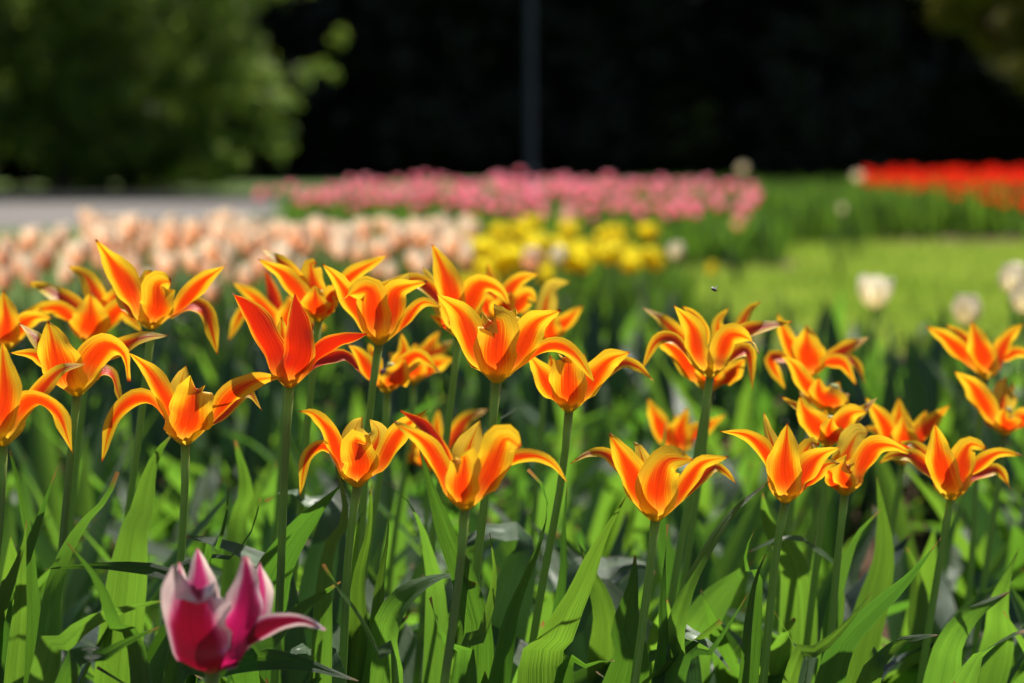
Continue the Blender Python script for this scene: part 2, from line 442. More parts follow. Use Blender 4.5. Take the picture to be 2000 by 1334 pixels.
tree('leafy_tree', (-7.5, 28.6, 0),
     [(-2.6, 0, 3.4, 1.9), (-.3, -.4, 3.9, 1.9), (1.5, .2, 3.2, 1.6), (2.6, 0, 1.7, 1.15), (3.1, -.1, 3.9, 1.1), (-1.2, .2, 1.9, 1.5), (.9, -.3, 1.3, 1.1), (2.3, -.2, .85, .75), (3.4, 0, 1.35, .5),
      (-3.8, .5, 1.9, 1.4), (0, .5, 6, 2.3), (-2, .3, 5.6, 2), (2.3, .4, 5.4, 1.7), (4.2, 0, 1.9, .35), (4.6, 0, 2.5, .25), (0, 0, 1.0, 1.0), (1.6, .1, .7, .8), (-1.5, 0, .9, 1), (3.0, 0, 1.9, .8), (.5, 0, 2.4, 1.4), (3.6, 0, .9, .45), (2.6, .2, .35, .5), (-3, .2, .8, .9), (-.5, .2, 2.6, 1.6), (-4.8, .3, 3.6, 1.7)], 150000, .06,
     M['light_crown'], M['bark'], .13, 5, 'spring green leafy tree with low hanging branches beyond the road on the left', seed=21)
tree('leafy_tree', (10.9, 33, 0), [(-1.5, 0, 3.5, 1.2), (-.6, .1, 2.7, 1.0), (.8, .2, 2.9, 1.5), (-.6, 0, 5.2, 2.0), (-2.4, 0, 3.7, .8), (.4, .1, 1.9, .8), (-1.9, 0, 4.6, 1.3)], 50000, .065,
     M['olive_crown'], M['bark_red'], .17, 5.5, 'reddish trunked tree with yellow green hanging foliage at the upper right', seed=31, lean=(-.5, 0))
tree('sapling', (7.4, 41.2, 0), [(-.9, 0, 2.0, .35), (-.3, 0, 2.4, .3), (.2, .1, 1.7, .3), (-1.3, 0, 1.6, .25), (2.0, 0, 2.3, .3), (1.6, 0, 1.5, .5), (.4, 0, 3.6, .4)], 900, .07,
     M['olive_crown'], M['bark'], .03, 2.6, 'sparse sapling with a few faint leaves in front of the dark wood', seed=51)
# low dark shrubs in front of the wood
SL = 'low dark shrub in the shade at the foot of the wood'
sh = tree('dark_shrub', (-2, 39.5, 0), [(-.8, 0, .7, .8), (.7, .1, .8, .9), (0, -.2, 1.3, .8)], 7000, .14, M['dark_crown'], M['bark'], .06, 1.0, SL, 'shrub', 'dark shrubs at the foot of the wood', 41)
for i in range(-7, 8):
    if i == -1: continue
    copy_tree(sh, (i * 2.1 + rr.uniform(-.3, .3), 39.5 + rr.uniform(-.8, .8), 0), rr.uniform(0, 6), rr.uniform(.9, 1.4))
for i, (x, y) in enumerate(((-11.6, 30.5), (-10.6, 31), (-7.2, 30.4), (-6.2, 30.9), (-12.8, 31), (-7.9, 31.5), (-8.9, 36.5), (-9.9, 37))): copy_tree(sh, (x, y, 0), i * 1.3, 1.15)
# lamp post
M['post'] = plain('painted_metal_post', (.008, .011, .015), (.013, .017, .022), 6, .45, bstr=.05)
M['lantern'] = plain('lantern_glass', (.5, .5, .48), (.6, .6, .57), 6, .3, bstr=.05)
pb = at(1036, 0, 20); lp = tag(empty('lamp_post', (pb.x, 20, 0)), 'slender blue grey lamp post standing between the pink tulips and the dark wood', 'lamp post')
def lathe(cx, cy, prof, k=20):
    V, F, UV = [], [], []
    for i, (r, z) in enumerate(prof):
        for j in range(k):
            a = 2 * PI * j / k; V.append(Vector((cx + r * math.cos(a), cy + r * math.sin(a), z))); UV.append((j / k, i / len(prof)))
    for i in range(len(prof) - 1):
        for j in range(k): F.append((i * k + j, i * k + (j + 1) % k, (i + 1) * k + (j + 1) % k, (i + 1) * k + j))
    return V, F, UV
V, F, UV = lathe(pb.x, 20, [(.09, 0), (.09, .4), (.08, .45), (.046, .5), (.04, 3), (.036, 5.2), (.035, 5.3)]); link('pole', V, F, M['post'], lp, UV)
V, F, UV = lathe(pb.x, 20, [(.05, 5.3), (.2, 5.38), (.26, 5.75), (.02, 5.78)]); link('lamp_glass', V, F, M['lantern'], lp, UV)
V, F, UV = lathe(pb.x, 20, [(.3, 5.76), (.28, 5.82), (.06, 5.95), (.0, 6.0)]); link('lamp_cap', V, F, M['post'], lp, UV)
# ------------------------------------------------------------------ orange tulips, one by one
# petal: (azimuth of its outward side, width px, [(x, y) from above the base to the tip], options)
# azimuth: 0 right, 90 away from the camera, -90 towards the camera
FL = []
def fl(key, D, base, label, petals, mat='orange', **kw): FL.append((key, D, base, label, petals, mat, kw))
fl('a', 1.38, (296, 642), 'tall orange tulip with a long spiky tip reaching the peach tulips, leftmost of the highest', [
   (-120, 58, [(262, 590), (225, 522), (187, 468)]), (-75, 60, [(308, 600), (309, 556), (334, 550)], {'p': 'r'}),
   (-20, 40, [(350, 605), (392, 553), (442, 517)]), (110, 46, [(290, 590), (288, 536), (300, 533)]),
   (30, 40, [(335, 622), (368, 598), (402, 612), (425, 692)]), (160, 40, [(262, 610), (240, 580), (222, 560)])])
fl('b', 1.55, (176, 672), 'blurred orange tulip with one upright front petal, just behind the spiky one', [
   (-90, 64, [(176, 625), (177, 571)]), (-150, 38, [(146, 635), (112, 603), (45, 609)]),
   (150, 40, [(150, 610), (105, 571), (56, 552)]), (100, 44, [(196, 610), (172, 545), (133, 519)]),
   (-30, 46, [(212, 632), (240, 604), (277, 648)]), (45, 44, [(210, 610), (235, 570), (262, 560)])])
fl('c', 1.28, (150, 772), 'orange tulip at the left with a broad pointed petal, directly below the spiky bloom', [
   (-105, 74, [(112, 705), (94, 627)]), (-160, 30, [(110, 735), (72, 695), (19, 689)]),
   (140, 36, [(100, 700), (72, 662), (37, 631)]), (-60, 60, [(175, 715), (207, 676), (242, 694), (251, 745)]),
   (25, 36, [(205, 700), (270, 662), (330, 655)]), (60, 34, [(195, 725), (220, 735), (237, 792)])])
fl('d', 1.2, (6, 869), 'orange tulip cut by the left edge with one arm drooping to a dark red point', [
   (-100, 52, [(10, 780), (4, 665)]), (-55, 48, [(32, 815), (66, 783), (112, 808), (142, 886)]),
   (25, 36, [(55, 800), (112, 728), (169, 710)]), (100, 50, [(15, 800), (30, 750)]), (190, 44, [(-30, 810), (-70, 760)]), (150, 40, [(-20, 820), (-60, 700)])])
fl('e', 1.25, (362, 867), 'orange tulip with a rounded cup and a long hook like arm curving down left', [
   (-85, 78, [(372, 815), (379, 757), (388, 768)], {'p': 'r'}), (95, 62, [(358, 800), (354, 750), (364, 714)], {'m': 'olive'}),
   (-130, 42, [(334, 805), (311, 755), (285, 717), (249, 687)]), (-165, 36, [(322, 820), (292, 782), (255, 783), (221, 820), (199, 901)]),
   (-25, 46, [(420, 815), (455, 768), (505, 742), (555, 736)]), (35, 32, [(430, 815), (480, 766), (512, 802)])])
fl('f', 1.5, (12, 684), 'blurred orange tulip half outside the left edge, behind the broad petalled bloom', [
   (-60, 40, [(30, 650), (60, 622), (101, 620)]), (-100, 44, [(14, 640), (6, 567)]), (100, 40, [(5, 640), (-10, 590)]),
   (160, 40, [(-20, 650), (-60, 620)]), (-150, 44, [(-15, 660), (-50, 640)]), (30, 36, [(40, 650), (80, 600)])])
fl('g', 1.27, (566, 755), 'dark red streaked tulip with narrow knife shaped petals, the reddest of the blooms', [
   (-120, 56, [(532, 684), (492, 609), (454, 573)]), (-85, 52, [(585, 690), (583, 640), (576, 573)]),
   (110, 40, [(552, 680), (551, 646), (549, 618)], {'m': 'orange'}), (-30, 36, [(610, 702), (652, 669), (718, 652)]),
   (35, 28, [(615, 715), (672, 694), (707, 732)]), (160, 34, [(535, 700), (500, 640), (480, 600)])], 'red_streak')
fl('h', 1.42, (622, 627), 'tall orange tulip with two petals swept left, right above the dark red streaked one', [
   (-125, 40, [(585, 575), (551, 534), (504, 506)]), (150, 34, [(590, 565), (552, 515), (510, 485)]),
   (-85, 50, [(615, 595), (615, 556)]), (95, 48, [(612, 560), (607, 517), (618, 515)], {'p': 'r'}),
   (-20, 34, [(655, 575), (690, 536), (757, 498)]), (-50, 40, [(640, 600), (650, 572), (658, 585)], {'p': 'r'})])
fl('i', 1.65, (566, 668), 'blurred orange tulip with a thin red petal, hidden behind the dark streaked tulip', [
   (-140, 34, [(530, 620), (490, 575), (454, 552)]), (-165, 30, [(520, 640), (480, 606), (446, 665)]), (110, 28, [(540, 600), (530, 565), (519, 526)], {'m': 'red_streak'}),
   (-80, 44, [(565, 620), (566, 575)]), (20, 36, [(600, 640), (640, 640)]), (60, 40, [(590, 600), (600, 560)])])
fl('j', 1.35, (740, 672), 'orange tulip whose front petal curls over to the left like a beak', [
   (-130, 44, [(700, 615), (662, 550), (630, 515)]), (-95, 56, [(730, 625), (722, 568), (690, 572), (667, 588)]),
   (-55, 50, [(768, 615), (776, 568), (834, 550)]), (-10, 28, [(785, 640), (822, 592), (862, 600)]),
   (80, 36, [(760, 600), (780, 560), (803, 530)], {'m': 'olive'}), (120, 40, [(720, 600), (698, 552), (706, 546)])])
fl('k', 1.48, (757, 766), 'low orange tulip half hidden behind the stem below the beaked tulip', [
   (-130, 36, [(720, 725), (700, 690), (679, 672)]), (-70, 50, [(778, 735), (790, 700)]), (80, 34, [(788, 690), (784, 650)]),
   (-30, 32, [(790, 712), (818, 694), (857, 725)]), (140, 34, [(730, 700), (720, 670)]), (30, 36, [(790, 720), (830, 700)])])
fl('l', 1.72, (808, 748), 'small blurred orange tulip in the shade right behind the low one', [
   (-30, 40, [(845, 715), (884, 700)]), (40, 36, [(840, 700), (886, 664)]), (80, 32, [(830, 690), (859, 646)]),
   (-100, 44, [(810, 710), (812, 670)]), (160, 34, [(780, 710), (760, 690)]), (-150, 34, [(785, 725), (765, 700)])])
fl('m', 1.42, (895, 656), 'tall orange tulip with one sword like petal pointing straight up, highest bloom of the centre', [
   (-100, 48, [(883, 590), (868, 530), (843, 476)]), (130, 32, [(860, 600), (842, 550), (825, 522)], {'m': 'olive'}),
   (-60, 52, [(912, 605), (938, 558), (976, 568), (994, 597)]), (175, 32, [(860, 595), (815, 549), (731, 558)]),
   (-150, 26, [(872, 632), (839, 615)]), (40, 40, [(925, 600), (950, 560)])])
fl('n', 1.6, (975, 632), 'orange tulip with a petal pointing right, just behind and above the largest central bloom', [
   (130, 42, [(962, 580), (953, 516)]), (-50, 34, [(990, 580), (1012, 548), (1054, 534)]), (-80, 46, [(985, 600), (1000, 570)]),
   (-20, 46, [(1005, 610), (1030, 575), (1048, 590)]), (-140, 40, [(950, 600), (925, 560)]), (60, 40, [(990, 590), (1010, 560)])])
fl('o', 1.72, (1068, 676), 'blurred orange tulip with an olive spoon shaped petal, behind and right of the largest bloom', [
   (100, 40, [(1062, 620), (1078, 560), (1113, 550)], {'m': 'olive'}), (-20, 36, [(1095, 640), (1138, 597)]), (-80, 46, [(1075, 640), (1085, 610)]),
   (160, 36, [(1040, 640), (1020, 600)]), (-140, 40, [(1045, 650), (1030, 620)]), (40, 36, [(1090, 640), (1110, 610)])])
fl('p', 1.25, (970, 746), 'largest orange tulip in the middle with a broad cup and an arm arching right', [
   (-122, 62, [(928, 690), (900, 615), (852, 573)]), (-90, 76, [(968, 690), (971, 628), (945, 640)], {'p': 'r'}),
   (-50, 66, [(1015, 690), (1045, 632), (1095, 606)]), (-5, 34, [(1025, 712), (1072, 676), (1120, 690), (1162, 748)]),
   (85, 52, [(985, 680), (994, 607), (1004, 622)], {'p': 'r', 'm': 'olive'}), (150, 46, [(930, 700), (912, 650), (905, 630)])])
fl('q', 1.31, (1111, 803), 'orange tulip with a flat topped front petal, immediately right of the largest central bloom', [
   (-125, 48, [(1072, 755), (1048, 712), (1030, 692)]), (-90, 66, [(1110, 755), (1110, 697), (1100, 706)], {'p': 'r'}),
   (-50, 58, [(1152, 752), (1187, 706), (1230, 688)]), (5, 27, [(1165, 750), (1210, 710), (1246, 717), (1279, 746)]),
   (120, 42, [(1085, 740), (1074, 692)]), (75, 44, [(1130, 740), (1142, 690)], {'m': 'olive'})])
fl('r', 1.14, (908, 994), 'lowest central orange tulip with two petals swept up left and one arm drooping right', [
   (-140, 44, [(862, 918), (827, 862), (769, 824)]), (165, 34, [(866, 900), (834, 838), (782, 802)], {'m': 'red_streak'}),
   (-98, 60, [(903, 940), (907, 893), (890, 905)], {'p': 'r'}), (92, 66, [(915, 880), (938, 820)], {'m': 'olive'}),
   (-50, 78, [(958, 925), (985, 858), (1016, 874)], {'p': 'r'}), (0, 29, [(960, 935), (1000, 898), (1045, 890), (1080, 906), (1108, 943)])])
fl('s', 1.22, (698, 949), 'orange tulip with a closed olive bud like heart and a red pointed arm hanging left', [
   (-125, 38, [(661, 893), (642, 842), (612, 808), (584, 803)]), (-165, 28, [(668, 912), (634, 872), (600, 893), (586, 967)]),
   (-85, 62, [(704, 905), (694, 862), (716, 868)], {'p': 'r'}), (95, 70, [(695, 880), (694, 838), (708, 814)], {'m': 'olive', 'c': 1.4}),
   (-45, 46, [(745, 912), (778, 848), (835, 799)]), (60, 64, [(728, 890), (740, 845), (722, 818)], {'m': 'olive', 'c': 1.4})])
fl('t', 1.72, (838, 918), 'blurred orange tulip low in the gap behind the lowest central one', [
   (20, 34, [(880, 870), (910, 820), (954, 799)]), (100, 30, [(850, 850), (857, 799)]), (-160, 34, [(810, 890), (794, 906)]),
   (-60, 44, [(855, 880), (870, 850)]), (140, 34, [(820, 860), (830, 810)]), (-110, 40, [(830, 880), (820, 850)])])
fl('u', 1.2, (1280, 1016), 'orange tulip with the deepest cup and a wing like arm, low right of centre', [
   (-125, 60, [(1244, 950), (1220, 896), (1190, 847)]), (172, 29, [(1232, 935), (1187, 889), (1151, 885), (1114, 906)]),
   (-88, 72, [(1284, 955), (1302, 900), (1355, 898)]), (105, 46, [(1262, 930), (1250, 880), (1237, 862)], {'m': 'olive'}),
   (-40, 42, [(1335, 958), (1368, 908), (1423, 892)]), (15, 27, [(1340, 965), (1390, 915), (1414, 920), (1438, 945)])])
fl('v', 1.25, (1534, 980), 'orange tulip with one flawless pointed petal upright in front and a thin arm reaching left', [
   (-92, 58, [(1532, 925), (1534, 880), (1538, 826)]), (-150, 34, [(1503, 900), (1465, 853), (1406, 842)]),
   (130, 34, [(1510, 880), (1500, 840), (1492, 806)], {'m': 'olive'}), (-50, 50, [(1566, 938), (1597, 892), (1640, 874)]),
   (60, 40, [(1560, 920), (1580, 870), (1600, 868)], {'p': 'r'}), (0, 36, [(1575, 950), (1610, 910), (1640, 905)])])
fl('w', 1.33, (1650, 965), 'orange tulip with pale purple glints inside, right beside the one with the flawless upright petal', [
   (-140, 34, [(1625, 930), (1604, 905)]), (-50, 48, [(1680, 928), (1702, 878), (1740, 870), (1779, 887)]),
   (-95, 36, [(1645, 925), (1652, 905), (1662, 925)], {'p': 'r'}), (90, 58, [(1650, 900), (1672, 850), (1695, 846)], {'m': 'olive', 'p': 'r'}),
   (-10, 34, [(1650, 930), (1668, 905), (1695, 900)]), (130, 40, [(1630, 910), (1640, 880)])])
fl('x', 1.42, (1617, 872), 'orange tulip with a wide left petal, directly above the pair of sharp right hand blooms', [
   (-115, 52, [(1592, 830), (1571, 800), (1562, 774)]), (160, 26, [(1580, 810), (1528, 776)]), (-50, 50, [(1642, 835), (1662, 808), (1696, 802)]),
   (40, 24, [(1670, 815), (1714, 776)]), (90, 44, [(1612, 830), (1610, 800)]), (-85, 44, [(1620, 840), (1625, 815)])])
fl('y', 1.6, (1762, 906), 'blurred orange tulip with a fan of upright petals between the right hand blooms', [
   (-130, 38, [(1728, 830), (1691, 776)]), (95, 46, [(1757, 840), (1755, 776)]), (-85, 48, [(1765, 850), (1765, 808)]),
   (-20, 40, [(1800, 850), (1825, 820), (1854, 791)]), (170, 30, [(1735, 860), (1710, 840), (1690, 835)]), (40, 36, [(1790, 850), (1810, 800)])])
fl('z', 1.38, (1857, 975), 'orange tulip at the right with petals spread both ways, lowest of the right hand blooms', [
   (-105, 50, [(1838, 905), (1826, 827)]), (175, 34, [(1822, 935), (1785, 893), (1742, 890), (1718, 905)]),
   (-70, 58, [(1876, 925), (1892, 870), (1927, 876)]), (-20, 32, [(1890, 930), (1945, 886), (1997, 889)]),
   (25, 28, [(1900, 935), (1946, 917), (1974, 954)]), (150, 34, [(1830, 920), (1790, 872), (1755, 864)])])
fl('aa', 1.65, (1925, 739), 'blurred orange tulip with petals spread like a star below the cream tulips', [
   (-140, 38, [(1890, 705), (1852, 664), (1809, 637)]), (140, 30, [(1895, 680), (1875, 652), (1849, 636)]), (-95, 44, [(1917, 690), (1897, 626)]),
   (-30, 38, [(1955, 692), (1972, 656), (1998, 632)]), (0, 28, [(1950, 710), (1985, 688), (2030, 700)]), (80, 36, [(1930, 700), (1925, 670)])])
fl('bb', 1.6, (1962, 849), 'blurred orange tulip with one long left petal at the right edge, under the star', [
   (-130, 44, [(1928, 802), (1900, 755), (1865, 725)]), (95, 50, [(1955, 800), (1965, 757), (1980, 765)], {'p': 'r', 'm': 'olive'}), (-90, 42, [(1960, 820), (1962, 795)]),
   (-30, 44, [(1995, 820), (2030, 800)]), (20, 36, [(2000, 830), (2040, 780)]), (150, 34, [(1935, 810), (1920, 790)])])
fl('cc', 1.38, (1387, 737), 'orange tulip on a tall leaning stem, front one of the upper right cluster', [
   (-115, 44, [(1362, 690), (1352, 640), (1316, 596)]), (150, 30, [(1372, 660), (1360, 620), (1333, 598)]),
   (-70, 48, [(1408, 700), (1425, 656), (1462, 662), (1483, 690)]), (172, 27, [(1345, 703), (1318, 664), (1282, 667), (1254, 722)]),
   (20, 32, [(1420, 680), (1460, 646), (1547, 628)]), (45, 32, [(1440, 690), (1462, 690), (1470, 761)])])
fl('dd', 1.5, (1384, 765), 'orange tulip squeezed directly behind the front one of the upper right cluster', [
   (-130, 44, [(1350, 730), (1325, 690), (1275, 655)]), (160, 36, [(1340, 680), (1297, 628), (1254, 600)]), (80, 36, [(1405, 680), (1402, 630), (1423, 602)]),
   (-50, 46, [(1425, 735), (1455, 700)]), (40, 36, [(1430, 680), (1460, 610), (1485, 590)]), (-90, 48, [(1385, 715), (1388, 680)])])
fl('ff', 1.6, (1579, 739), 'blurred orange tulip with a tall oval petal, right part of the upper right cluster', [
   (-92, 58, [(1578, 690), (1575, 634)]), (-140, 36, [(1550, 690), (1534, 655), (1519, 612)]), (-40, 30, [(1605, 712), (1645, 710), (1672, 752)]),
   (20, 32, [(1625, 700), (1650, 682), (1697, 658)]), (50, 30, [(1630, 700), (1669, 709), (1691, 750)]), (160, 28, [(1550, 710), (1505, 700), (1534, 761)])])
fl('ee', 1.52, (1622, 806), 'orange tulip with a curled right petal just under the one with a tall oval petal', [
   (-125, 36, [(1580, 760), (1548, 710), (1525, 695)]), (-85, 46, [(1602, 770), (1598, 735)]), (-30, 34, [(1628, 778), (1650, 802)]),
   (80, 36, [(1625, 770), (1640, 745)]), (160, 30, [(1590, 780), (1560, 765)]), (30, 30, [(1640, 780), (1660, 770)])])
fl('gg', 1.75, (1322, 890), 'small blurred orange tulip alone behind a dark leaf, under the upper right cluster', [
   (-120, 40, [(1290, 835), (1266, 778)]), (-70, 44, [(1328, 845), (1342, 797)]), (-10, 30, [(1360, 850), (1417, 810)]),
   (90, 36, [(1325, 840), (1320, 810)]), (160, 32, [(1300, 850), (1285, 820)]), (40, 36, [(1345, 850), (1370, 825)])])
PX = lambda D: D / FPX
PROF = [(0, .3), (.15, .7), (.35, 1), (.6, 1.05), (1, 1.1)]
PLANTS = {}
def build_petal(parent, base, D, az, wpx, pts, opt, mat, seed, cupr):
    a = R(az); rad = Vector((math.cos(a), math.sin(a), 0))
    n = len(pts); spine = [base + rad * .003 + Vector((0, 0, -.001))]
    # a belly point close to the base gives every petal the tulip cup
    for i, (x, y) in enumerate(pts):
        s = (i + 1) / n
        dx = abs(x - base_px[0]) * PX(D)
        rho = max(cupr * lut(PROF, s) * (1.35 if abs(az + 90) < 16 else .92), .62 * dx)
        spine.append(at(x, y, D + math.sin(a) * rho * (opt.get('d', 1))))
    if abs(az + 90) < 16: wpx *= 1.12; cupr *= 1.15
    b1 = base + rad * cupr * .86 + Vector((0, 0, .0085))
    b1 = b1.lerp(spine[1], .12)
    spine.insert(1, b1)
    sd0 = Vector((-math.sin(a), math.cos(a), 0))
    vw = (base - Vector((0, 0, H))).normalized(); lat = abs(math.cos(a))
    kk = opt.get('k', .3 + .45 * lat); back = math.sin(a) > .01
    def sdf(v, T):
        q = T.cross(vw) if back else vw.cross(T)
        t = min(1, max(0, (v - .12) / .5)); t = t * t * (3 - 2 * t) * kk
        return sd0.lerp(q, t)
    c = opt.get('c', 1.0)
    th = lambda v: c * (1.15 - 1.05 * v)
    prof = ROUND_W if opt.get('p') == 'r' else PETAL_W
    V, F, UV = sheet(spine, wpx * PX(D) * .5 * (1.12 if prof is PETAL_W else 1.04), prof, sdf, th, 22, 10, side_t=True, flip_in=-rad + Vector((0, 0, .3)), ripple=.2, seed=seed)
    return link('petal', V, F, mat, parent, UV)
def flower_guts(parent, base, up, s=1.0):
    g0 = parent.location.copy()
    V, F, UV = tube([base, base + up * .012 * s, base + up * .022 * s], lambda v: .0028 * s * (1 - .25 * v), 6, 8)
    V2, F2, UV2 = tube([base + up * .0215 * s, base + up * .026 * s], lambda v: .0045 * s * (1 - .3 * v), 3, 7)
    link('pistil', *(lambda m: (m[0], m[1], M['pistil'], parent, m[2]))(merge((V, F, UV), (V2, F2, UV2))))
    for k in range(6):
        a = k * PI / 3 + .3; d = Vector((math.cos(a), math.sin(a), 0)) * .006 * s
        p0, p1, p2 = base + d * .5, base + d * 1.1 + up * .009 * s, base + d * 1.25 + up * .021 * s
        st = tube([p0, p1], lambda v: .0009, 3, 5); an = tube([p1, p1.lerp(p2, .5), p2], lambda v: .0024 * s * math.sin(PI * (.12 + .8 * v)), 6, 6)
        V, F, UV = st; so = link('stamen', V, F, M['filament'], parent, UV)
        V, F, UV = an; ao = link('anther', [v - g0 for v in V], F, M['anther'], None, UV); ao.parent = so
def stem_obj(parent, g, base, seed, r=.0030):
    rn = random.Random(seed)
    m = g.lerp(base, .55) + Vector((rn.uniform(-.006, .006), rn.uniform(-.006, .006), 0))
    q = g.lerp(base, .88) + Vector((rn.uniform(-.002, .002), 0, 0))
    V, F, UV = tube([g + Vector((0, 0, -.02)), m, q, base + (base - q).normalized() * .002], lambda v: r * (1.25 - .3 * v + (.25 * max(0, v - .95) / .05)), 16, 12)
    return link('stem', V, F, M['stem'], parent, UV)
for key, D, bp, label, petals, mat, kw in FL:
    base_px = bp
    base = at(bp[0], bp[1], D)
    rn = random.Random(hash(key) if False else sum(map(ord, key)) * 7)
    g = Vector((base.x - base.z * rn.uniform(.08, .14), base.y + rn.uniform(-.02, .02), 0))
    t = tag(empty('orange_tulip', g), label, 'tulip', 'orange tulips of the front bed')
    for i, p in enumerate(petals):
        az, wp, pts = p[:3]; opt = p[3] if len(p) > 3 else {}
        build_petal(t, base, D, az, wp, pts, opt, M[opt.get('m', mat)], i * 13 + sum(map(ord, key)), .0165)
    up = (base - g.lerp(base, .8)).normalized()
    flower_guts(t, base, up)
    stem_obj(t, g, base, sum(map(ord, key)))
    PLANTS[key] = (t, g, base, D)
# the magenta tulip in front
base_px = (415, 1311); D0 = 1.03
base = at(415, 1311, D0); g = Vector((base.x - .035, base.y, 0))
t = tag(empty('magenta_tulip', g), 'magenta tulip with white edged petals, the only purple pink bloom, low in front', 'tulip')
for i, (az, wp, pts, opt) in enumerate([
    (-98, 134, [(380, 1262), (372, 1200), (380, 1150), (384, 1146), (392, 1178)], {'p': 'r', 'c': 1.5, 'k': .1}),
    (130, 84, [(388, 1200), (390, 1130), (386, 1071)], {'m': 'pale_pink'}), (170, 50, [(370, 1220), (356, 1150), (350, 1098)], {'m': 'pale_pink'}),
    (-32, 128, [(462, 1255), (484, 1180), (480, 1087)], {'c': 1.3, 'k': .2, 'm': 'mid_pink'}), (50, 84, [(475, 1240), (506, 1165), (507, 1096)], {'m': 'pale_pink'}),
    (0, 46, [(448, 1290), (505, 1232), (580, 1211), (637, 1230)], {})]):
    build_petal(t, base, D0, az, wp, pts, opt, M[opt.get('m', 'magenta')], i + 70, .024)
flower_guts(t, base, Vector((.05, 0, 1)).normalized()); stem_obj(t, g, base, 4, .004)
PLANTS['pink'] = (t, g, base, D0)
